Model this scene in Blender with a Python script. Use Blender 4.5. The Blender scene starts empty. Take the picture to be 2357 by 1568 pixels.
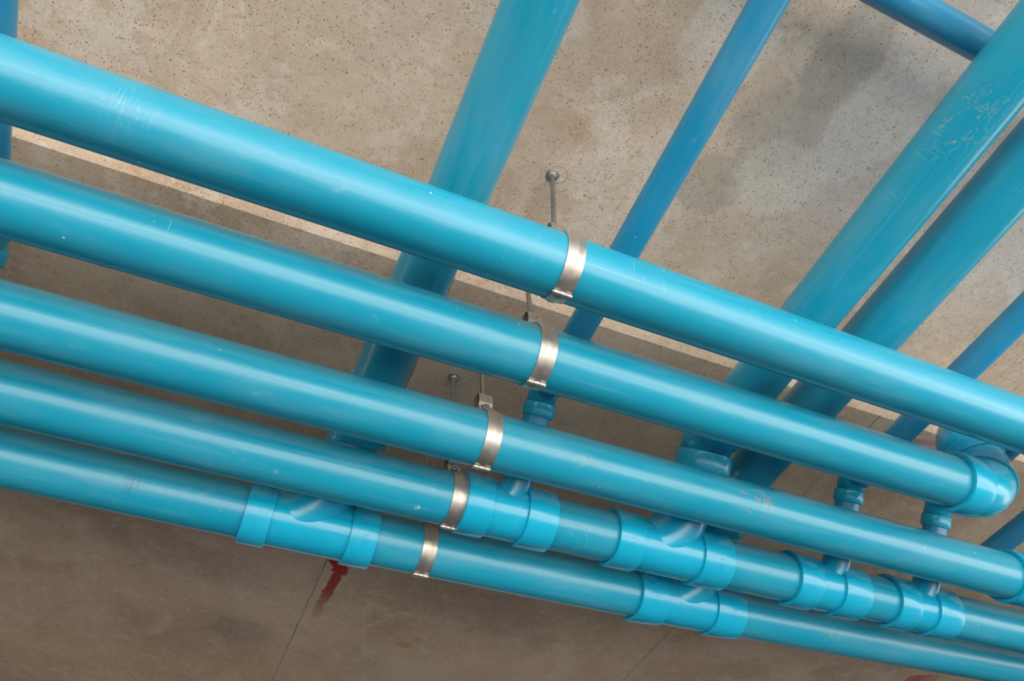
import bpy, bmesh, math, random
from mathutils import Vector, Matrix
random.seed(7)
S = bpy.context.scene
COL = S.collection
PI = math.pi

# ------------------------------------------------------------------ camera
ZO = 1.6                                   # eye height; everything below is given relative to the eye, floor at -ZO
R0 = (0.9169407, -0.39510288, -0.05579848)
R1 = (0.27930743, 0.73539845, -0.61739491)
R2 = (0.28496862, 0.55052959, 0.78467194)
cam = bpy.data.cameras.new('camera')
cam_o = bpy.data.objects.new('camera', cam); COL.objects.link(cam_o)
cam_o.matrix_world = Matrix(((R0[0], -R1[0], -R2[0], 0), (R0[1], -R1[1], -R2[1], 0), (R0[2], -R1[2], -R2[2], ZO), (0, 0, 0, 1)))
cam.sensor_width = 36.0
cam.lens = 1745.42 / 2357 * 36.0
cam.clip_start = 0.02
cam.dof.use_dof = False
S.camera = cam_o

# ------------------------------------------------------------------ world, sun, exposure
w = bpy.data.worlds.new('sky'); S.world = w; w.use_nodes = True
nt = w.node_tree; nt.nodes.clear()
wo = nt.nodes.new('ShaderNodeOutputWorld'); bg = nt.nodes.new('ShaderNodeBackground')
sky = nt.nodes.new('ShaderNodeTexSky'); sky.sky_type = 'HOSEK_WILKIE'
sky.sun_direction = (-0.12, 0.16, 0.98); sky.turbidity = 8.0; sky.ground_albedo = 0.4
nt.links.new(sky.outputs[0], bg.inputs[0]); nt.links.new(bg.outputs[0], wo.inputs[0])
bg.inputs[1].default_value = 1.6
sun = bpy.data.lights.new('sun', 'SUN'); sun.energy = 9.0; sun.angle = math.radians(1.0); sun.color = (1.0, 0.965, 0.92)
sun_o = bpy.data.objects.new('sun', sun); COL.objects.link(sun_o)
sd = Vector((-0.12, 0.16, 0.98)).normalized()
sun_o.rotation_euler = sd.to_track_quat('Z', 'Y').to_euler(); sun_o.location = sd * 20
S.view_settings.view_transform = 'Standard'; S.view_settings.look = 'None'
S.view_settings.gamma = 1.0; S.view_settings.use_curve_mapping = False
S.view_settings.exposure = 2.28
S.cycles.max_bounces = 6; S.cycles.diffuse_bounces = 4; S.cycles.glossy_bounces = 2

# ------------------------------------------------------------------ node helpers
class NB:
    def __init__(s, name):
        s.m = bpy.data.materials.new(name); s.m.use_nodes = True
        s.t = s.m.node_tree; s.t.nodes.clear()
        s.out = s.t.nodes.new('ShaderNodeOutputMaterial')
        s.b = s.t.nodes.new('ShaderNodeBsdfPrincipled')
        s.t.links.new(s.b.outputs[0], s.out.inputs[0])
    def n(s, typ, **k):
        n = s.t.nodes.new(typ)
        for a, v in k.items(): setattr(n, a, v)
        return n
    def put(s, sock, v):
        if isinstance(v, bpy.types.NodeSocket): s.t.links.new(v, sock)
        elif isinstance(v, (tuple, list)):
            v = tuple(v)
            if len(sock.default_value) == 4 and len(v) == 3: v = v + (1,)
            sock.default_value = v
        else: sock.default_value = v
    def math(s, op, a, b=None, c=None, clamp=False):
        n = s.n('ShaderNodeMath', operation=op, use_clamp=clamp)
        s.put(n.inputs[0], a)
        if b is not None: s.put(n.inputs[1], b)
        if c is not None: s.put(n.inputs[2], c)
        return n.outputs[0]
    def vm(s, op, a, b=None):
        n = s.n('ShaderNodeVectorMath', operation=op); s.put(n.inputs[0], a)
        if b is not None: s.put(n.inputs[1], b)
        return n.outputs['Value'] if op in ('LENGTH', 'DISTANCE', 'DOT_PRODUCT') else n.outputs[0]
    def mix(s, f, a, b, blend='MIX'):
        n = s.n('ShaderNodeMix', data_type='RGBA', blend_type=blend)
        s.put(n.inputs[0], f); s.put(n.inputs[6], a); s.put(n.inputs[7], b); return n.outputs[2]
    def noise(s, v, sc, det=3, rough=.55, dist=0, color=False):
        n = s.n('ShaderNodeTexNoise'); s.put(n.inputs['Vector'], v); n.inputs['Scale'].default_value = sc
        n.inputs['Detail'].default_value = det; n.inputs['Roughness'].default_value = rough; n.inputs['Distortion'].default_value = dist
        return n.outputs['Color' if color else 'Fac']
    def vor(s, v, sc, rnd=1.0, feat='F1'):
        n = s.n('ShaderNodeTexVoronoi', feature=feat); s.put(n.inputs['Vector'], v); n.inputs['Scale'].default_value = sc
        n.inputs['Randomness'].default_value = rnd; return n
    def rng(s, v, a, b, c=0., d=1., smooth=True):
        n = s.n('ShaderNodeMapRange', interpolation_type='SMOOTHSTEP' if smooth else 'LINEAR'); s.put(n.inputs[0], v)
        for i, x in enumerate((a, b, c, d)): s.put(n.inputs[i + 1], x)
        return n.outputs[0]
    def map(s, v, sc=(1, 1, 1), loc=(0, 0, 0)):
        n = s.n('ShaderNodeMapping'); s.put(n.inputs[0], v); n.inputs['Scale'].default_value = sc; n.inputs['Location'].default_value = loc
        return n.outputs[0]
    def xyz(s, v):
        n = s.n('ShaderNodeSeparateXYZ'); s.put(n.inputs[0], v); return n.outputs
    def pos(s): return s.n('ShaderNodeNewGeometry').outputs['Position']
    def bump(s, h, st, dist):
        n = s.n('ShaderNodeBump'); n.inputs['Strength'].default_value = st; n.inputs['Distance'].default_value = dist
        s.put(n.inputs['Height'], h); s.t.links.new(n.outputs[0], s.b.inputs['Normal'])

# ------------------------------------------------------------------ materials
def mat_ceiling():
    b = NB('cast_concrete'); P = b.pos(); X, Y, Z = b.xyz(P)
    base = b.mix(b.rng(b.noise(P, 2.2, 5, .6, .6), .35, .65), (.40, .325, .245), (.52, .435, .34))
    base = b.mix(b.rng(b.noise(P, 7.0, 4, .7, 1.0), .48, .66, 0, .45), base, (.62, .54, .45))
    base = b.mix(b.rng(b.noise(b.map(P, loc=(4, 2, 0)), 1.3, 3, .65, .8), .5, .66, 0, .35), base, (.36, .28, .20))
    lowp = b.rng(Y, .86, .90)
    base = b.mix(1.0, base, b.mix(lowp, (1.36, 1.31, 1.32), (1.05, .99, .98)), 'MULTIPLY')  # low slab darker concrete; high slab lightened in colour to deepen the light falloff
    # greyer region to the right of the high slab
    grey = b.math('MULTIPLY', b.rng(b.math('ADD', X, b.math('MULTIPLY', b.noise(P, 3, 4), .4)), .85, 1.25), b.rng(Y, .75, .35))
    base = b.mix(b.math('MULTIPLY', grey, .7), base, (.54, .53, .52))
    # hard edged laitance patches
    pale = b.rng(b.noise(P, 3.4, 7, .72), .545, .565, 0, 1)
    base = b.mix(b.math('MULTIPLY', b.math('MULTIPLY', pale, b.rng(Y, 1.3, .6)), .33), base, (.78, .75, .70))
    sn = b.math('MULTIPLY', b.math('SUBTRACT', b.noise(P, 9, 5, .7), .5), 1.3)
    # stains: x, y, rx, ry, rot, colour, amount
    for (sx, sy, rx, ry, rot, colr, am) in STAINS:
        dx = b.math('SUBTRACT', X, sx); dy = b.math('SUBTRACT', Y, sy)
        c, s_ = math.cos(rot), math.sin(rot)
        u = b.math('DIVIDE', b.math('ADD', b.math('MULTIPLY', dx, c), b.math('MULTIPLY', dy, s_)), rx)
        v = b.math('DIVIDE', b.math('SUBTRACT', b.math('MULTIPLY', dy, c), b.math('MULTIPLY', dx, s_)), ry)
        d = b.math('SQRT', b.math('ADD', b.math('MULTIPLY', u, u), b.math('MULTIPLY', v, v)))
        d = b.math('ADD', d, sn)
        base = b.mix(b.rng(d, 1.30, .45, 0, am) if rx < .06 or sy > 1.5 else b.rng(d, 1.08, .82, 0, am), base, colr)
    # cloudy mottling of a centimetre or two
    base = b.mix(b.rng(b.noise(b.map(P, loc=(2, 5, 0)), 26, 3, .75), .50, .70, 0, .30), base, b.mix(.5, base, (.26, .22, .18)))
    base = b.mix(b.rng(b.noise(b.map(P, loc=(8, 1, 0)), 34, 3, .75), .52, .70, 0, .28), base, b.mix(.45, base, (.95, .92, .88)))
    # fine grain
    g = b.noise(P, 260, 1, .7)
    base = b.mix(b.rng(g, .35, .75, 0, .35), base, b.mix(.5, base, (.20, .16, .12)))
    base = b.mix(b.rng(b.noise(P, 75, 2, .75), .56, .72, 0, .28), base, (.17, .13, .09))
    # pits, dark brown air holes
    dens = b.noise(b.map(P, loc=(1.3, 7, 2)), 4.5, 5, .7)
    fade = b.rng(Y, .95, 1.6, 1, .15)
    wob = b.vm('ADD', P, b.vm('SCALE', b.vm('SUBTRACT', b.noise(P, 95, 1, .7, 0, True), (.5, .5, .5)), None))
    wn = wob.node
    wn.inputs[1].links[0].from_node.inputs['Scale'].default_value = .009
    pits = None
    for sc, thr, lo, hi in ((22, .065, .25, .60), (45, .11, .25, .60), (100, .20, .28, .60), (230, .34, .2, .5)):
        vo = b.vor(b.map(wob, loc=(sc, sc * .3, 0)), sc)
        rr = b.xyz(vo.outputs['Color'])[0]
        size = b.math('MULTIPLY', b.rng(rr, .40, 1.0, 0, thr), b.math('MULTIPLY', fade, b.rng(dens, lo, hi, .35, 1.25)))
        m = b.rng(vo.outputs['Distance'], size, b.math('MULTIPLY', size, .55), 0, 1)
        pits = m if pits is None else b.math('MAXIMUM', pits, m)
    rust = b.mix(b.noise(P, 30, 2), (.10, .055, .028), (.36, .16, .05))
    base = b.mix(b.math('MULTIPLY', pits, .82), base, rust)
    # rust blooms
    base = b.mix(b.rng(b.noise(b.map(P, loc=(9, 3, 1)), 8, 4, .75), .70, .78, 0, .35), base, (.42, .19, .06))
    # straw-coloured rusty hairs and pale scratches
    jn = b.math('MULTIPLY', b.math('SUBTRACT', b.noise(P, 20, 3), .5), .006)
    low = b.rng(Y, .9, .91, 0, 1)
    jm = b.rng(b.noise(P, 6, 3), .35, .65, .4, .9)
    for jx in (.335, 1.590, 2.765):
        d = b.math('ABSOLUTE', b.math('SUBTRACT', b.math('ADD', X, jn), jx))
        base = b.mix(b.math('MULTIPLY', b.rng(d, .0035, .0008, 0, jm), low), base, (.14, .11, .08))
        side = b.math('MULTIPLY', b.rng(b.math('SUBTRACT', X, jx), 0., .002), b.rng(b.math('SUBTRACT', X, jx), .05, .0))
        base = b.mix(b.math('MULTIPLY', b.math('MULTIPLY', side, low), .22), base, (.50, .46, .41))
    # red marker paint beside the first joint, two fainter ones
    pn = b.math('SUBTRACT', b.noise(P, 60, 4, .7), .5)
    def seg(p, q, r0, r1, colr, am, thr):
        nonlocal base
        px, py = q[0] - p[0], q[1] - p[1]; L2 = px * px + py * py
        dx = b.math('SUBTRACT', X, p[0]); dy = b.math('SUBTRACT', Y, p[1])
        t = b.math('DIVIDE', b.math('ADD', b.math('MULTIPLY', dx, px), b.math('MULTIPLY', dy, py)), L2, clamp=True)
        ex = b.math('SUBTRACT', dx, b.math('MULTIPLY', t, px)); ey = b.math('SUBTRACT', dy, b.math('MULTIPLY', t, py))
        d = b.math('SQRT', b.math('ADD', b.math('MULTIPLY', ex, ex), b.math('MULTIPLY', ey, ey)))
        rad = b.rng(t, 0, 1, r0, r1, False)
        d = b.math('ADD', b.math('DIVIDE', d, rad), b.math('MULTIPLY', pn, b.rng(t, .2, 1, 1.2, 3.2)))
        m = b.math('MULTIPLY', b.rng(d, 1.0, .75), b.rng(t, .25, 1., am, am * thr))
        base = b.mix(m, base, colr)
    seg((.368, 2.02), (.388, 2.075), .030, .022, (.34, .006, .008), .96, .95)
    seg((.385, 2.10), (.376, 2.33), .020, .017, (.30, .02, .02), .9, .25)
    seg((2.72, 2.04), (2.80, 2.01), .03, .03, (.36, .05, .04), .7, .6)
    seg((1.74, .955), (1.86, .93), .012, .012, (.40, .10, .10), .5, .5)
    # pencilled circle and cross around the first anchor
    cx, cy = .4665, .6115
    dx = b.math('SUBTRACT', X, cx); dy = b.math('SUBTRACT', Y, cy)
    d = b.math('SQRT', b.math('ADD', b.math('MULTIPLY', dx, dx), b.math('MULTIPLY', dy, dy)))
    base = b.mix(b.rng(b.math('ABSOLUTE', b.math('SUBTRACT', d, .0208)), .0009, .0003, 0, .65), base, (.06, .045, .035))
    ln = b.math('MULTIPLY', b.rng(b.math('ABSOLUTE', b.math('ADD', dy, b.math('MULTIPLY', dx, .04))), .0009, .0003), b.rng(b.math('ABSOLUTE', dx), .047, .040))
    base = b.mix(b.math('MULTIPLY', ln, .6), base, (.06, .045, .035))
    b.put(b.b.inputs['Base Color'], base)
    b.b.inputs['Roughness'].default_value = .85; b.b.inputs['Specular IOR Level'].default_value = .3
    b.bump(b.noise(P, 60, 2, .7), .25, .002)
    return b.m

STAINS = [
    (.905, .165, .075, .13, .15, (.36, .33, .29), .62),
    (.86, .33, .10, .12, .2, (.42, .38, .33), .45),
    (.80, .50, .07, .08, .4, (.38, .34, .28), .5),
    (1.06, .23, .10, .16, .2, (.74, .73, .72), .4),
    (.93, .44, .11, .09, .3, (.78, .74, .68), .4),
    (.24, .30, .16, .10, .3, (.76, .70, .62), .4),
    (.66, .22, .10, .10, .0, (.76, .71, .66), .4),
    (.45, .50, .05, .03, .2, (.50, .27, .13), .35),
    (-.10, .40, .25, .12, .2, (.52, .44, .33), .3),
    (-.37, .905, .030, .018, 0, (.40, .20, .09), .3),
    (.30, 2.75, .42, .18, .1, (.42, .30, .19), .45),
    (.72, 2.60, .20, .22, .3, (.50, .42, .33), .35),
    (.9, 2.15, .3, .12, .4, (.26, .215, .18), .3),
    (-.05, 2.15, .3, .10, .2, (.24, .20, .17), .35),
    (.16, 2.50, .14, .10, .5, (.22, .185, .16), .4),
    (.71, 2.42, .035, .02, .2, (.50, .24, .05), .6),
    (-.35, 2.8, .35, .18, 0, (.45, .33, .20), .4),
    (1.95, 1.05, .16, .06, .2, (.40, .20, .09), .35),
    (1.75, .93, .12, .02, .05, (.56, .40, .38), .5),
]

def mat_pvc(name, c0, c1, rough, dust, scratch=1.0, marks=()):
    b = NB(name); P = b.pos()
    uv = b.n('ShaderNodeTexCoord').outputs['UV']
    oi = b.n('ShaderNodeObjectInfo').outputs['Random']
    off = b.n('ShaderNodeCombineXYZ'); b.put(off.inputs[0], b.math('MULTIPLY', oi, 7.)); b.put(off.inputs[1], b.math('MULTIPLY', oi, 13.)); b.put(off.inputs[2], oi)
    U = b.vm('ADD', uv, off.outputs[0])
    base = b.mix(b.rng(b.noise(b.map(U, (9, 1.2, 1)), 1., 3, .5), .3, .7), c0, c1)
    # film of dust, drawn out along the pipe
    fd = b.noise(b.map(U, (14, 2.5, 1)), 1.3, 4, .7)
    base = b.mix(b.rng(fd, .42, .78, 0, dust), base, (.40, .50, .52))
    # long fine draw marks of the extrusion
    st = b.noise(b.map(U, (260, 2.2, 1)), 1., 3, .6)
    base = b.mix(b.rng(st, .60, .74, 0, .12 * scratch), base, (.48, .66, .72))
    st2 = b.noise(b.map(U, (330, 4, 1), (5, 5, 0)), 1., 3, .65)
    msk = b.rng(b.noise(b.map(U, (9, 5, 1), (2, 9, 0)), 1., 2), .52, .62)
    base = b.mix(b.math('MULTIPLY', b.math('MULTIPLY', b.rng(st2, .66, .72), msk), .5 * scratch), base, (.02, .09, .13))
    # scratches across, only in places
    sc = b.noise(b.map(U, (10, 420, 1), (1, 3, 0)), 1., 2, .6, .25)
    msk2 = b.rng(b.noise(b.map(U, (13, 7, 1), (7, 1, 0)), 1., 3), .60, .66)
    base = b.mix(b.math('MULTIPLY', b.math('MULTIPLY', b.rng(sc, .66, .72), msk2), .32 * scratch), base, (.58, .70, .72))
    # splashes of dried cement
    vo = b.vor(b.map(U, (1, 1, 1)), 55); rr = b.xyz(vo.outputs['Color'])[1]
    sz = b.rng(rr, .93, 1., 0, .16)
    base = b.mix(b.math('MULTIPLY', b.rng(vo.outputs['Distance'], sz, b.math('MULTIPLY', sz, .6)), .7), base, (.55, .62, .60))
    vo = b.vor(b.map(U, (1, 1, 1), (3, 3, 0)), 80); rr = b.xyz(vo.outputs['Color'])[1]
    sz = b.rng(rr, .955, 1., 0, .15)
    base = b.mix(b.math('MULTIPLY', b.rng(vo.outputs['Distance'], sz, b.math('MULTIPLY', sz, .6)), .6), base, (.03, .10, .13))
    sm = b.noise(b.map(U, (11, 7, 1), (4, 8, 2)), 1.6, 5, .78)
    smudge = b.rng(sm, .64, .72)
    base = b.mix(b.math('MULTIPLY', smudge, dust * 1.1), base, (.50, .58, .58))
    cache = {}
    for (mx, my, mz, r, colr, thr, am, sx, sy) in marks:
        if (sx, sy) not in cache: cache[(sx, sy)] = b.math('ABSOLUTE', b.math('SUBTRACT', b.noise(b.map(U, (sx, sy, 1)), 1., 3, .65, .6), .5))
        d = b.vm('DISTANCE', P, (mx, my, mz + ZO))
        m = b.math('MULTIPLY', b.rng(d, r, r * .45), b.rng(cache[(sx, sy)], thr, thr * .4))
        base = b.mix(b.math('MULTIPLY', m, am), base, colr)
    b.put(b.b.inputs['Base Color'], base)
    ro = b.rng(fd, .35, .75, rough, rough + .09)
    ro = b.math('ADD', ro, b.math('MULTIPLY', smudge, dust * .7))
    b.put(b.b.inputs['Roughness'], ro)
    b.b.inputs['Specular IOR Level'].default_value = .55
    b.b.inputs['Coat Weight'].default_value = .30; b.put(b.b.inputs['Coat Roughness'], b.rng(fd, .3, .7, .10, .20)); b.b.inputs['Coat IOR'].default_value = 1.45
    return b.m

def mat_zinc(name, tint, rough):
    b = NB(name); P = b.pos()
    n = b.noise(P, 60, 4, .65); n2 = b.noise(b.map(P, (1, 1, 1), (3, 1, 0)), 22, 4, .6)
    c = b.mix(b.rng(n2, .35, .7), tuple(t * .90 for t in tint), tint)
    c = b.mix(b.rng(n, .64, .80, 0, .3), c, (.34, .30, .25))
    b.put(b.b.inputs['Base Color'], c); b.b.inputs['Metallic'].default_value = .92
    b.put(b.b.inputs['Roughness'], b.rng(n, .3, .75, rough, rough + .2))
    b.bump(b.math('ADD', n, n2), .18, .0012)
    return b.m

def mat_plain(name, c, rough, metallic=0, n=(.0, 5)):
    b = NB(name); P = b.pos()
    k = b.mix(b.rng(b.noise(P, n[1], 5, .6), .3, .7), tuple(x * (1 - n[0]) for x in c), tuple(min(1, x * (1 + n[0])) for x in c))
    b.put(b.b.inputs['Base Color'], k); b.b.inputs['Roughness'].default_value = rough; b.b.inputs['Metallic'].default_value = metallic
    return b.m

MUD = (.52, .25, .09)
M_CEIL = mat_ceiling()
M_PIPE = mat_pvc('pvc_pipe_blue', (.004, .292, .455), (.009, .322, .495), .31, .12, 1.0, marks=(
    (1.04, .895, 1.01, .085, MUD, .030, .6, 22, 9), (.63, .92, 1.0, .05, MUD, .03, .5, 22, 9),
    (.99, .12, 1.2, .08, MUD, .010, .3, 40, 20), (1.02, .18, 1.2, .13, (.40, .56, .60), .012, .12, 40, 20),
    (.35, 1.15, 1.02, .06, (.35, .42, .42), .012, .22, 22, 9), (.70, 1.16, 1.02, .06, (.42, .36, .28), .010, .22, 22, 9),
    (-.18, 1.30, 1.02, .045, (.02, .06, .07), .05, .6, 6, 90), (1.55, 1.36, 1.02, .06, (.42, .36, .28), .02, .4, 22, 9),
    (-.28, .54, 1.02, .06, (.50, .75, .80), .010, .2, 6, 90), (.07, 1.16, 1.0, .014, (.75, .82, .84), .06, .8, 90, 60), (.357, 1.17, 1.0, .012, (.75, .82, .84), .06, .8, 90, 60)))
M_BRANCH = mat_pvc('pvc_branch_blue', (.006, .235, .450), (.012, .270, .500), .32, .12, .6)
M_FIT = mat_pvc('pvc_fitting_blue', (.002, .375, .600), (.004, .405, .650), .24, .03, .25)
M_ZINC = mat_zinc('galvanised_steel', (.58, .54, .49), .38)
M_ROD = mat_zinc('zinc_rod', (.46, .47, .46), .38)
M_FLOOR = mat_plain('floor_concrete', (.33, .31, .285), .55, 0, (.12, 1.5))
M_REFLECTOR = mat_plain('pale_reflector', (.80, .78, .75), .7, 0, (.08, 2))
M_EARTH = mat_plain('dark_screed_floor', (.20, .205, .21), .9, 0, (.2, 2))
M_SOIL = mat_plain('bare_ground', (.24, .225, .19), .9, 0, (.2, .8))
M_WALL = mat_plain('rendered_wall', (.22, .20, .18), .8, 0, (.1, 2))

# ------------------------------------------------------------------ mesh helpers
def V(p): return Vector((p[0], p[1], p[2] + ZO))

def finish(name, bm, mat, parent=None, smooth_deg=32):
    for f in bm.faces: f.smooth = True
    for e in bm.edges:
        if len(e.link_faces) == 2 and e.calc_face_angle(0) > math.radians(smooth_deg): e.smooth = False
    me = bpy.data.meshes.new(name); 
    if parent is not None:
        bm.transform(Matrix.Translation(-parent.location))
    bm.to_mesh(me); bm.free(); me.materials.append(mat)
    o = bpy.data.objects.new(name, me); COL.objects.link(o)
    if parent is not None: o.parent = parent
    return o

def recentre(o):
    """put a one-mesh thing's origin at the middle of its bounds"""
    me = o.data
    lo = Vector((min(v.co[i] for v in me.vertices) for i in range(3))); hi = Vector((max(v.co[i] for v in me.vertices) for i in range(3)))
    c = (lo + hi) / 2; me.transform(Matrix.Translation(-c)); o.location = c; return o

def tag(o, label, cat, group=None):
    o['label'] = label; o['category'] = cat
    if group: o['group'] = group
    return o

def empty(name, loc, label, cat, group=None):
    o = bpy.data.objects.new(name, None); COL.objects.link(o); o.location = V(loc); o.empty_display_size = .05
    return tag(o, label, cat, group)

def frames(pts):
    """tangents and mitre planes for a polyline; a rotation-minimising frame"""
    n = len(pts); T = [(pts[i + 1] - pts[i]).normalized() for i in range(n - 1)]
    up = Vector((0, 0, 1)) if abs(T[0].z) < .9 else Vector((0, 1, 0))
    fr = []
    a = (up - T[0] * up.dot(T[0])).normalized()
    for i in range(n):
        t0 = T[max(i - 1, 0)]; t1 = T[min(i, n - 2)]
        if i > 0: q = T[max(i - 2, 0)] if False else None
        if i > 0 and i < n:
            prev = T[i - 1] if i - 1 < len(T) else T[-1]
        b = t0.cross(a).normalized()
        bis = (t0 + t1).normalized()
        fr.append((t0, a.copy(), b, bis))
        if i < n - 1 and i >= 0:
            rot = t0.rotation_difference(t1); a = rot @ a
    return fr

def sweep(bm, prof, seg=64, cap=True):
    """prof: list of (point, radius). Rings are mitred at bends. Writes uv (angle*r, length) in metres."""
    uvl = bm.loops.layers.uv.verify()
    pts = [Vector(p) for p, r in prof]
    # merge coincident points for tangents
    uniq = [pts[0]]; idx = [0]
    for p in pts[1:]:
        if (p - uniq[-1]).length > 1e-6: uniq.append(p)
        idx.append(len(uniq) - 1)
    fr = frames(uniq)
    ln = [0.]
    for i in range(1, len(uniq)): ln.append(ln[-1] + (uniq[i] - uniq[i - 1]).length)
    rings = []
    for k, (p, r) in enumerate(prof):
        p = Vector(p); t, a, b, bis = fr[idx[k]]
        ring = []
        for j in range(seg):
            th = 2 * PI * j / seg
            q = p + (a * math.cos(th) + b * math.sin(th)) * r
            # slide along the incoming tangent onto the mitre plane
            s = -(q - p).dot(bis) / t.dot(bis)
            ring.append(bm.verts.new(q + t * s))
        rings.append(ring)
    for k in range(len(rings) - 1):
        l0, l1 = ln[idx[k]], ln[idx[k + 1]]
        if l0 == l1: l1 = l0 + abs(prof[k + 1][1] - prof[k][1])
        for j in range(seg):
            j2 = (j + 1) % seg
            try: f = bm.faces.new((rings[k][j], rings[k][j2], rings[k + 1][j2], rings[k + 1][j]))
            except ValueError: continue
            R_ = max(prof[k][1], prof[k + 1][1])
            u0, u1 = 2 * PI * j / seg * R_, 2 * PI * (j + 1) / seg * R_
            for lp, c in zip(f.loops, ((u0, l0), (u1, l0), (u1, l1), (u0, l1))): lp[uvl].uv = c
    if cap:
        bm.faces.new(list(reversed(rings[0]))); bm.faces.new(rings[-1])
    return rings

def tube(pts, r, ri, seg=64):
    """open pipe with a wall: outside, end face, inside"""
    bm = bmesh.new()
    P = [Vector(p) for p in pts]; d0 = (P[1] - P[0]).normalized() * .0012; d1 = (P[-1] - P[-2]).normalized() * .0012
    prof = [(P[0], ri), (P[0], r - .0012), (P[0] + d0, r)] + [(p, r) for p in P[1:-1]] + [(P[-1] - d1, r), (P[-1], r - .0012), (P[-1], ri)]
    sweep(bm, prof, seg, cap=False)
    # inside wall
    bm2 = bmesh.new(); sweep(bm2, [(p, ri) for p in P], seg, cap=False)
    bmesh.ops.reverse_faces(bm2, faces=bm2.faces); me = bpy.data.meshes.new('t'); bm2.to_mesh(me); bm2.free(); bm.from_mesh(me); bpy.data.meshes.remove(me)
    bmesh.ops.remove_doubles(bm, verts=bm.verts, dist=1e-6)
    return bm

def socket(p, d, L, ro, ri, seg=64):
    """socket collar: rounded outside rims, bored to ri; from p along d for L"""
    p = Vector(p); d = Vector(d).normalized(); e = .0018
    bm = bmesh.new()
    prof = [(p, ri), (p, ro - e), (p + d * e * .4, ro - e * .3), (p + d * e, ro), (p + d * (L - e), ro), (p + d * (L - e * .4), ro - e * .3), (p + d * L, ro - e), (p + d * L, ri), (p, ri)]
    # closed profile: write the rings by hand to keep the bore
    a = d.orthogonal().normalized(); b = d.cross(a)
    uvl = bm.loops.layers.uv.verify(); rings = []
    for q, r in prof[:-1]:
        rings.append([bm.verts.new(q + (a * math.cos(2 * PI * j / seg) + b * math.sin(2 * PI * j / seg)) * r) for j in range(seg)])
    n = len(rings)
    for k in range(n):
        A, B = rings[k], rings[(k + 1) % n]
        for j in range(seg):
            j2 = (j + 1) % seg
            f = bm.faces.new((A[j], A[j2], B[j2], B[j]))
            l0 = (prof[k][0] - p).length; l1 = (prof[(k + 1) % n][0] - p).length + .0005
            for lp, c in zip(f.loops, ((j / seg * 2 * PI * ro, l0), ((j + 1) / seg * 2 * PI * ro, l0), ((j + 1) / seg * 2 * PI * ro, l1), (j / seg * 2 * PI * ro, l1))): lp[uvl].uv = c
    bmesh.ops.recalc_face_normals(bm, faces=bm.faces)
    return bm

def box(bm, c, h, rot=None):
    vs = [Vector((sx * h[0], sy * h[1], sz * h[2])) for sx in (-1, 1) for sy in (-1, 1) for sz in (-1, 1)]
    if rot: vs = [rot @ v for v in vs]
    v = [bm.verts.new(Vector(c) + q) for q in vs]
    for f in ((0, 1, 3, 2), (4, 6, 7, 5), (0, 4, 5, 1), (2, 3, 7, 6), (0, 2, 6, 4), (1, 5, 7, 3)): bm.faces.new([v[i] for i in f])

# ------------------------------------------------------------------ the setting
Z_HI, Z_LO, Y_STEP = 1.530, 1.460, .905
X0, X1, YA, YB = -4.0, 12.0, -1.2, 9.0
def structure(name, bm, m):
    o = finish(name, bm, m); recentre(o); o['kind'] = 'structure'; return o
def slab_bm():
    """ceiling slab with the shallow step down along the second bay; the arris wanders by a millimetre or two"""
    bm = bmesh.new()
    xs = [X0] + [-1.2 + .02 * i for i in range(231)] + [X1]
    rows = []
    for x in xs:
        j1 = random.uniform(-.0005, .0005); j2 = random.uniform(-.0008, .0008)
        rows.append([V((x, YA, Z_HI)), V((x, Y_STEP - .052 + j2, Z_HI)), V((x, Y_STEP - .049 + j2, Z_HI - .004)), V((x, Y_STEP - .025 + random.uniform(-.0006, .0006), Z_HI - .036)),
                     V((x, Y_STEP + j1 - .0015, Z_LO + .003)), V((x, Y_STEP + j1 + .0015, Z_LO)), V((x, YB, Z_LO)), V((x, YB, Z_HI + .25)), V((x, YA, Z_HI + .25))])
    vr = [[bm.verts.new(p) for p in r] for r in rows]
    n = len(vr[0])
    for i in range(len(vr) - 1):
        for k in range(n):
            bm.faces.new((vr[i][k], vr[i][(k + 1) % n], vr[i + 1][(k + 1) % n], vr[i + 1][k]))
    bm.faces.new(vr[0]); bm.faces.new(list(reversed(vr[-1])))
    bmesh.ops.recalc_face_normals(bm, faces=bm.faces)
    return bm
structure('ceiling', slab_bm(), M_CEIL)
YF = -1.3
bm = bmesh.new(); box(bm, V(((X0 + X1) / 2, (YF + YB) / 2, -ZO - .1)), ((X1 - X0) / 2, (YB - YF) / 2, .1)); structure('floor', bm, M_EARTH)
bm = bmesh.new(); box(bm, V(((X0 + X1) / 2, (YF - 5.2) / 2, -ZO - .1)), (9, (YF + 5.2) / 2, .1)); structure('concrete_walk', bm, M_FLOOR)
bm = bmesh.new(); box(bm, V((2, -6.6, -ZO - .11)), (20, .55, .115)); o = finish('reflector_path', bm, M_REFLECTOR); recentre(o); o['kind'] = 'structure'  # unseen pale strip, added and narrowed to reflect a streak in the pipes
bm = bmesh.new(); box(bm, V((2, -20, -ZO - .15)), (60, 60, .04)); o = finish('bare_ground', bm, M_SOIL); recentre(o); o['kind'] = 'structure'
bm = bmesh.new(); box(bm, V(((X0 + X1) / 2, YB + .1, (Z_HI + .25 - ZO - .2) / 2)), ((X1 - X0) / 2, .1, (Z_HI + .25 + ZO + .2) / 2)); structure('wall_blocker_back', bm, M_WALL)  # unseen wall, added to stop light entering from the far side
bm = bmesh.new(); box(bm, V((X0 - .1, (YA + YB) / 2, (Z_HI + .25 - ZO - .2) / 2)), (.1, (YB - YA) / 2, (Z_HI + .25 + ZO + .2) / 2)); structure('wall_left', bm, M_WALL)
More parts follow.
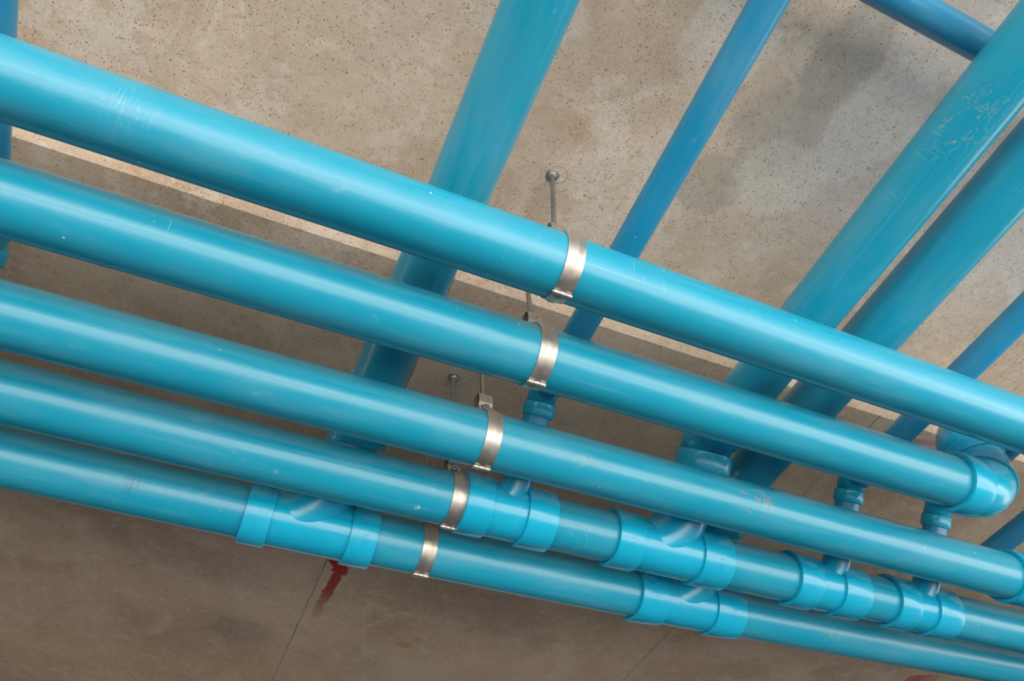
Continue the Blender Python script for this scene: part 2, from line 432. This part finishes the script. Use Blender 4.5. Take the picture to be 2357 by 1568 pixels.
bm = bmesh.new(); box(bm, V((X1 + .1, (2 + YB) / 2, (Z_HI + .25 - ZO - .2) / 2)), (.1, (YB - 2) / 2, (Z_HI + .25 + ZO + .2) / 2)); structure('wall_blocker_right', bm, M_WALL)  # unseen part wall, added to block bright reflections on the lower pipe edges

# ------------------------------------------------------------------ the five suspended mains
MAIN = [(.57787, 1.06985, .0022, -.0044), (.76225, 1.05935, .0033, -.0026), (.99267, 1.0608, .0016, -.0015), (1.18516, 1.06202, -.0039, .0034), (1.37008, 1.06305, -.0008, .0102)]
RP, RB = .057, .030
def ax(i, x):
    y, z, s, k = MAIN[i]; d = x - .44
    if abs(d) > 1.45: e = 1.45 if d > 0 else -1.45; z2 = z + s * e + k * e * e + (s + 2 * k * e) * (d - e)
    else: z2 = z + s * d + k * d * d
    return V((x, y, z2))
def main_pipe(i, a, b, label, group='suspended water pipes'):
    n = max(3, int((b - a) / .12)); pts = [ax(i, a + (b - a) * t / n) for t in range(n + 1)]
    o = finish('water_pipe', tube(pts, RP, RP - .005, 96), M_PIPE); recentre(o)
    return tag(o, label, 'pipe', group)

main_pipe(0, -2.0, 3.2, 'long blue main pipe nearest the top of the photo, unbroken, with dusty light streaks')
main_pipe(1, -2.0, 1.49, 'second blue main pipe from the top, ending in the bend at right')
main_pipe(2, -2.0, 3.2, 'third blue main pipe, the middle one, with scribbled mud marks at right')
main_pipe(3, -2.0, .500, 'fourth main pipe, long left length ending at the steel clamp and reducing tee')
main_pipe(3, .602, .864, 'short grey-dusted pipe of the fourth main, right of its first tee')
main_pipe(3, 1.042, 1.360, 'pipe of the fourth main between the large tee and the third collared tee')
main_pipe(3, 1.446, 1.668, 'shortest pipe of the fourth main, between its two small tees at right')
main_pipe(3, 1.748, 3.2, 'rightmost length of the fourth main, running out of frame')
main_pipe(4, -2.0, .084, 'lowest main pipe, left length with a dark glue smear across it')
main_pipe(4, .270, 1.038, 'lowest main pipe, middle length carrying the bottom steel clamp')
main_pipe(4, 1.198, 3.2, 'lowest main pipe, right length below the small tees')

def mdir(i, x): return (ax(i, x + .01) - ax(i, x - .01)).normalized()

# ------------------------------------------------------------------ tees, drops and branch pipes
B1 = Vector((0, -.70711, .70711)); B2 = Vector((.70711, -.5, .5))
def tee(i, a0, a1, b0, b1, x0, xc, zc, small, label):
    """45 degree wye on main i: sockets a0-a1 and b0-b1, branch from x0 leaning towards +x and up"""
    mid = (a0 + b1) / 2
    p = ax(i, mid); t = empty('tee_fitting', (p.x, p.y, p.z - ZO), label, 'pipe fitting', 'collared tee fittings')
    bm = bmesh.new(); n = 6
    sweep(bm, [(ax(i, a1 - .012 + (b0 - a1 + .024) * k / n), RP + .003) for k in range(n + 1)], 96, cap=False)
    finish('body', bm, M_FIT, t)
    finish('collar', socket(ax(i, a0), mdir(i, a0), a1 - a0, .0668, RP + .0006, 96), M_FIT, t)
    finish('collar', socket(ax(i, b0), mdir(i, b0), b1 - b0, .0668, RP + .0006, 96), M_FIT, t)
    if not small:
        for xm, am in (((b0 + b1) / 2 + .004, 228), ((a0 + a1) / 2, 226)):
            cc = ax(i, xm); bm = bmesh.new(); ro = .0668
            def on(du, dv):      # du along the pipe, dv round it
                a = math.radians(am) + dv / ro
                return cc + Vector((du, math.cos(a) * ro, math.sin(a) * ro)), Vector((0, math.cos(a), math.sin(a)))
            def bar(u0, v0, u1, v1, w):
                (p, n1), (q, n2) = on(u0, v0), on(u1, v1); d = (q - p).normalized(); sd_ = d.cross(n1).normalized() * w
                lo = [bm.verts.new(x - n * .0003 + k * sd_) for x, n in ((p, n1), (q, n2)) for k in (-1, 1)]
                hi = [bm.verts.new(x + n * .00045 + k * sd_ * .7) for x, n in ((p, n1), (q, n2)) for k in (-1, 1)]
                for f in ((0, 1, 3, 2),): bm.faces.new([hi[k] for k in f])
                for a_, b_ in ((0, 1), (1, 3), (3, 2), (2, 0)): bm.faces.new((lo[a_], lo[b_], hi[b_], hi[a_]))
            for k in range(12):
                t0, t1 = 2 * PI * k / 12, 2 * PI * (k + 1) / 12
                bar(.0045 * math.cos(t0), -.016 + .0045 * math.sin(t0), .0045 * math.cos(t1), -.016 + .0045 * math.sin(t1), .0005)
            bar(-.002, -.016, .002, -.016, .0005); bar(0, -.018, 0, -.014, .0005)
            rnd = random.Random(3)
            for row in (-.0045, 0, .0045):
                v = -.006
                for k in range(5):
                    bar(row - .0014, v, row + .0014, v, .0004); bar(row + rnd.choice((-.0013, 0, .0013)), v, row + rnd.choice((-.0013, 0, .0013)), v + .0018, .0004); v += .0034
            bmesh.ops.recalc_face_normals(bm, faces=bm.faces)
            finish('moulded_mark', bm, M_FIT, t)
    r_ = RB if small else RP; rb = r_ + .0032; Rc = .080 if small else .105
    M = ax(i, xc - (.014 if small else .026)) + Vector((0, -.707, -.707)) * (.012 if small else 0); XD_ = mdir(i, xc); c_ = M - XD_ * Rc + B1 * Rc
    pts = [c_ + (XD_ * math.sin(a) - B1 * math.cos(a)) * Rc for a in [PI / 2 * k / 16 for k in range(17)]]
    rr = [rb * (.93 + .07 * min(1, k / 8)) for k in range(17)]
    tip = M + B1 * (Rc + (.012 if small else .016))
    bm = bmesh.new(); sweep(bm, list(zip(pts, rr)) + [(tip, rb)], 96); finish('branch', bm, M_FIT, t)
    sk = .028 if small else .040
    finish('collar', socket(tip - B1 * .002, B1, sk, r_ + (.0062 if small else .0095), r_ + .0004, 80), M_FIT, t)
    return M, tip + B1 * .006
def elbow45(p, din, dout, r, lin, lout, sock, label, group='45 degree elbows'):
    """mitred elbow with vertex p; sockets on both legs"""
    t = empty('elbow_fitting', (p.x, p.y, p.z - ZO), label, 'pipe fitting', group)
    bm = bmesh.new(); e = r + .0025
    sweep(bm, [(p - din * (lin + .004), e), (p, e), (p + dout * (lout + .004), e)], 80)
    finish('body', bm, M_FIT if r > .04 else M_FIT, t)
    ro = r + (.0095 if r > .04 else .0062)
    finish('collar', socket(p - din * (lin + sock), din, sock, ro, r + .0004, 80), M_FIT, t)
    finish('collar', socket(p + dout * lout, dout, sock, ro, r + .0004, 80), M_FIT, t)
    return t
def pipe_piece(pts, r, label, name='branch_pipe', group='branch pipes', m=None):
    o = finish(name, tube(pts, r, r - .0035, 80), m or (M_BRANCH if r < .05 else M_PIPE)); recentre(o)
    return tag(o, label, 'pipe', group)

def drop(i, a0, a1, b0, b1, x0, xc, zc, r, far_x, lab_tee, lab_e1, lab_drop, lab_pipe, y_far=-2.4):
    small = r < .05
    M, tip = tee(i, a0, a1, b0, b1, x0, xc, zc, small, lab_tee)
    M = ax(i, xc); E1 = M + B1 * ((zc + ZO - M.z) / .70711)
    lin, sk = (.022, .030) if small else (.030, .046)
    D = Vector((far_x - xc, y_far - (E1.y), 0)); D.normalize()
    elbow45(E1, B1, D, r, lin, lin, sk, lab_e1)
    pipe_piece([tip, E1 - B1 * (lin + .004)], r, lab_drop, 'drop_pipe', 'sloping drop pipes')
    L = (y_far - E1.y) / D.y
    n = 6; a = E1 + D * (lin + .004)
    pipe_piece([a + (E1 + D * L - a) * k / n for k in range(n + 1)], r, lab_pipe)
    return E1

ZC = 1.2525
drop(3, .452, .512, .590, .660, .505, .5799, ZC, RB, .5634 - .0166 * 2.4,
     'reducing tee of the fourth main directly right of the steel clamp', 'small elbow below the second main, beside its steel clamp',
     'short small pipe seen between second and third mains near the clamp',
     'slim blue branch pipe rising up the photo just right of the leaning anchor rod')
drop(3, .810, .876, 1.030, 1.112, .893, 1.0157, ZC, RP, 1.0165 + .0007 * 2.4,
     'large tee of the fourth main with full-size branch, centre right', 'large chalk-marked elbow between second and third mains',
     'short thick pipe behind the middle main at centre right',
     'thick blue branch pipe with orange mud spots at upper right')
drop(3, 1.302, 1.370, 1.436, 1.518, 1.368, 1.4527, ZC, RB, 1.4527,
     'small-branch tee of the fourth main, left one of the close pair at right', 'small elbow under the second main, left one of the two at right',
     'short small pipe above the left tee of the close pair',
     'slim branch pipe at the right edge, right of the two thick ones')
drop(3, 1.612, 1.678, 1.738, 1.818, 1.662, 1.748, ZC, RB, 1.748,
     'small-branch tee of the fourth main, right one of the close pair', 'small elbow just under the big bend of the second main',
     'short small pipe above the right tee of the close pair',
     'slim branch pipe mostly hidden behind the big bend at right', y_far=.70)
drop(4, .038, .094, .258, .318, .118, .2270, ZC, RP, .2291 + .0018 * 2.4,
     'tee of the lowest main left of the bottom clamp, above the red paint', 'large elbow seen dimly between third and fourth mains, left of the clamps',
     'short thick pipe behind the fourth main, left of the clamps',
     'thick blue branch pipe crossing from the top centre of the photo')
drop(4, .972, 1.050, 1.188, 1.274, 1.066, 1.1812, ZC, RP, 1.1828 + .0015 * 2.4,
     'tee of the lowest main below the large tee, centre right', 'large elbow with white chalk mark just right of the large tee',
     'short thick pipe behind the fourth main near the large tee',
     'thick clean branch pipe running tight along the right side of the mud-spotted one')

# far-left slim pipe that turns down behind the mains
E = V((-.535, 1.02, ZC)); Dm = Vector((.01, -1, 0)).normalized()
pipe_piece([E + Dm * (.03 + k * .8) for k in range(5)], RB, 'slim branch pipe at the extreme left edge of the photo')
elbow45(E, B1, Dm, RB, .0, .022, .030, 'small elbow at the left edge under the second main', '45 degree elbows')
pipe_piece([E - B1 * .03, E - B1 * .205], RB, 'short drop pipe at the left edge, hidden behind the mains', 'drop_pipe', 'sloping drop pipes')
# lower right slim pipe and the one crossing above at upper right
pipe_piece([V((2.042, y, ZC)) for y in (1.16, .6, .0, -.8, -2.4)], RB, 'dark slim pipe crossing the lower right edge above the middle main')
pipe_piece([V((x, .0299 + .0154 * (x - 1.2), 1.3875)) for x in (-.2, .8, 1.6, 2.6, 3.4)], RB, 'slim pipe at the upper right corner crossing behind the mud-spotted pipe')

# ------------------------------------------------------------------ big bend at the end of the second main
def arc_pts(c, u, v, r, a0, a1, n):
    return [c + u * (r * math.cos(a0 + (a1 - a0) * k / n)) + v * (r * math.sin(a0 + (a1 - a0) * k / n)) for k in range(n + 1)]
P0 = ax(1, 1.438); XD = mdir(1, 1.438); UP = Vector((0, 0, 1)); BK = Vector((1.5, -1, 0)).normalized()
t = empty('elbow_fitting', (P0.x + .06, P0.y, P0.z - ZO), 'large glossy elbow ending the second main at the right', 'pipe fitting', 'parts of the big bend')
finish('collar', socket(P0, XD, .060, .0672, RP + .0006, 96), M_FIT, t)
Q0 = P0 + XD * .058; RB1 = .085
cen = Q0 + UP * RB1
arc1 = arc_pts(cen, XD, -UP, RB1, PI / 2, PI / 5, 9)       # 45 degrees of turn
bm = bmesh.new(); sweep(bm, [(P0 + XD * .03, .0635)] + [(p, .0635) for p in arc1], 96); finish('body', bm, M_FIT, t)
dm = (XD * math.sin(PI / 5) + UP * math.cos(PI / 5)).normalized(); rim0 = arc1[-1]
finish('collar', socket(rim0 - dm * .004, dm, .014, .0675, RP, 96), M_FIT, t)
t2 = empty('elbow_fitting', (rim0.x + .04, rim0.y, rim0.z - ZO + .06), 'grey-sheened elbow rising behind the second main beyond the glossy one', 'pipe fitting', 'parts of the big bend')
arc2 = arc_pts(cen + dm * .012, XD, -UP, RB1, PI / 5, 0, 8)
top = arc2[-1] + UP * .012
bm = bmesh.new(); sweep(bm, [(rim0, .0640)] + [(p, .0640) for p in arc2] + [(top, .0640)], 96); finish('body', bm, M_FIT, t2)
t3 = empty('elbow_fitting', (top.x, top.y, top.z - ZO + .06), 'upper elbow of the big bend, tucked under the top main', 'pipe fitting', 'parts of the big bend')
finish('collar', socket(top - UP * .006, UP, .030, .0672, RP, 96), M_FIT, t3)
c3 = top + UP * .022 + BK * .075
arc3 = arc_pts(c3, -BK, UP, .075, 0, PI / 2, 10)
bm = bmesh.new(); sweep(bm, [(top + UP * .01, .0635)] + [(p, .0635) for p in arc3] + [(arc3[-1] + BK * .02, .0635)], 96); finish('body', bm, M_FIT, t3)
finish('collar', socket(arc3[-1] + BK * .015, BK, .05, .0672, RP + .0006, 96), M_FIT, t3)
pipe_piece([arc3[-1] + BK * (.03 + .11 * k) for k in range(3)], RP, 'thick pipe leaving the big bend at the right edge behind the top main')

# coupling on the third main at the frame edge
p = ax(2, 1.836); t = empty('coupling_fitting', (p.x + .06, p.y, p.z - ZO), 'coupling collar on the middle main at the right edge', 'pipe fitting')
finish('collar', socket(p, mdir(2, 1.836), .12, .0668, RP + .0006, 96), M_FIT, t)

# ------------------------------------------------------------------ pipe hangers
def band_bm(c, r, wdt):
    """steel band with a raised centre rib, open a few degrees at the top between the two tabs"""
    bm = bmesh.new(); h = wdt / 2; th = .0016
    prof = [(-h, 0), (-h, th), (-h * .55, th), (-h * .22, th + .0024), (h * .22, th + .0024), (h * .55, th), (h, th), (h, 0), (h * .4, 0), (-h * .4, 0)]
    n = 120; a0, a1 = math.radians(96), math.radians(444)
    rings = []
    for k in range(n + 1):
        a = a0 + (a1 - a0) * k / n
        rings.append([bm.verts.new(c + Vector((x, (r + d) * math.cos(a), (r + d) * math.sin(a)))) for x, d in prof])
    for k in range(n):
        for j in range(len(prof)):
            j2 = (j + 1) % len(prof); bm.faces.new((rings[k][j], rings[k][j2], rings[k + 1][j2], rings[k + 1][j]))
    bm.faces.new(rings[0]); bm.faces.new(list(reversed(rings[-1])))
    bmesh.ops.recalc_face_normals(bm, faces=bm.faces)
    return bm
def cyl(bm, p, q, r, seg=24, bev=.0004):
    p, q = Vector(p), Vector(q); d = (q - p).normalized()
    sweep(bm, [(p, r - bev), (p + d * bev, r), (q - d * bev, r), (q, r - bev)], seg)
def hexa(bm, p, q, r):
    p, q = Vector(p), Vector(q); d = (q - p).normalized(); L = (q - p).length
    sweep(bm, [(p, r * .86), (p + d * L * .12, r), (p + d * L * .88, r), (q, r * .86)], 6)
def thread(bm, p, q, r, pitch=.0016, seg=16):
    p, q = Vector(p), Vector(q); L = (q - p).length; d = (q - p) / L; n = int(L / pitch); prof = []
    for k in range(n):
        prof += [(p + d * (k * pitch), r - .00045), (p + d * ((k + .5) * pitch), r)]
    prof.append((q, r - .00045)); sweep(bm, prof, seg)
HG = 'steel hangers of the five mains'
def hanger(i, x, top, zb, label, hing=282, brkt=True):
    c = ax(i, x); base = c + Vector((0, 0, zb)); top = V(top)
    t = empty('pipe_hanger', (top.x, top.y, top.z - ZO), label, 'pipe hanger', HG)
    finish('band', band_bm(c, RP + .0004, .032), M_ZINC, t)
    # hinge: three knuckles on a pin
    a = math.radians(hing); hc = c + Vector((0, math.cos(a), math.sin(a))) * (RP + .0048)
    bm = bmesh.new()
    for k in (-1, 0, 1): cyl(bm, hc + Vector((k * .0112 - .0055, 0, 0)), hc + Vector((k * .0112 + .0055, 0, 0)), .0045, 24, .0005)
    hg = finish('hinge', bm, M_ZINC, t)
    bm = bmesh.new(); cyl(bm, hc - Vector((.0185, 0, 0)), hc + Vector((.0180, 0, 0)), .0022, 14)
    pn = finish('pin', bm, M_ZINC, None); pn.parent = hg; pn.data.transform(Matrix.Translation(-t.location))
    # tabs of the band
    bm = bmesh.new()
    for s in (-1, 1):
        box(bm, c + Vector((0, s * .0062, RP + .0155)), (.0150, .0009, .0155))
    finish('tab', bm, M_ZINC, t)
    # bolt through the tabs and the strap
    bz = c + Vector((0, 0, RP + .020)); bm = bmesh.new()
    cyl(bm, bz + Vector((0, -.0225, 0)), bz + Vector((0, .0165, 0)), .0038, 16)
    hexa(bm, bz + Vector((0, -.0180, 0)), bz + Vector((0, -.0112, 0)), .0086)
    hexa(bm, bz + Vector((0, .0105, 0)), bz + Vector((0, .0165, 0)), .0074)
    bo = finish('bolt', bm, M_ROD, t)
    # folded strap: an inverted U that spreads below the rod
    bm = bmesh.new(); zt = base.z - c.z; prof = []
    outer = [(-.0095, RP + .010), (-.0105, RP + .028), (-.0160, RP + .034), (-.0172, zt - .018), (-.0130, zt - .005), (-.0075, zt), (.0075, zt), (.0130, zt - .005), (.0172, zt - .018), (.0160, RP + .034), (.0105, RP + .028), (.0095, RP + .010)]
    th = .0019; inner = [(y * (1 - th / max(abs(y), .001)), z - (th if z > zt - .003 else 0)) for y, z in outer]
    loop = outer + inner[::-1]
    L = []
    for sx in (-1, 1):
        L.append([bm.verts.new(c + Vector((sx * (.0150 if z > RP + .02 else .0128), y, z))) for y, z in loop])
    nl = len(loop)
    for j in range(nl): bm.faces.new((L[0][j], L[0][(j + 1) % nl], L[1][(j + 1) % nl], L[1][j]))
    for s in (0, 1):
        for j in range(len(outer) - 1):
            q = [L[s][j], L[s][j + 1], L[s][nl - 2 - j], L[s][nl - 1 - j]]
            bm.faces.new(q if s else q[::-1])
    # pressed stiffening dimple on the face
    d0 = c + Vector((0, -.0168, (RP + .034 + zt - .018) / 2))
    v = [bm.verts.new(d0 + Vector(q)) for q in ((-.006, 0, .006), (.006, 0, .006), (0, 0, -.006), (0, -.0022, .0015))]
    for q in ((0, 1, 3), (1, 2, 3), (2, 0, 3)): bm.faces.new([v[k] for k in q])
    bmesh.ops.recalc_face_normals(bm, faces=bm.faces)
    finish('strap', bm, M_ZINC, t, 25)
    d = (top - base).normalized()
    bm = bmesh.new(); thread(bm, base - d * .010, top, .0050); finish('rod', bm, M_ROD, t)
    bm = bmesh.new(); hexa(bm, base - d * .0085, base - d * .002, .0092); finish('nut', bm, M_ROD, t)
    bm = bmesh.new(); hexa(bm, top - d * .0105, top - d * .0020, .0098); finish('nut', bm, M_ROD, t)
    bm = bmesh.new(); w0 = Vector((top.x, top.y, top.z)); cyl(bm, w0 - Vector((0, 0, .0024)), w0, .0150, 40); finish('washer', bm, M_ROD, t)
    return t
hanger(0, .405, (.4555, .6155, Z_HI), .130, 'steel hanger of the top main, its full leaning rod and anchor nut in view')
hanger(1, .441, (.441, .76225, Z_HI), .124, 'steel hanger of the second main, between the top and second mains', 280)
hanger(2, .433, (.433, .99267, Z_LO), .124, 'steel hanger of the middle main, its folded strap and bolt in view', 288)
hanger(3, .437, (.4385, 1.185, Z_LO), .124, 'steel hanger of the fourth main, its washer visible between second and third mains', 290)
hanger(4, .436, (.436, 1.370, Z_LO), .124, 'lowest steel hanger, clamped on the bottom main', 278)
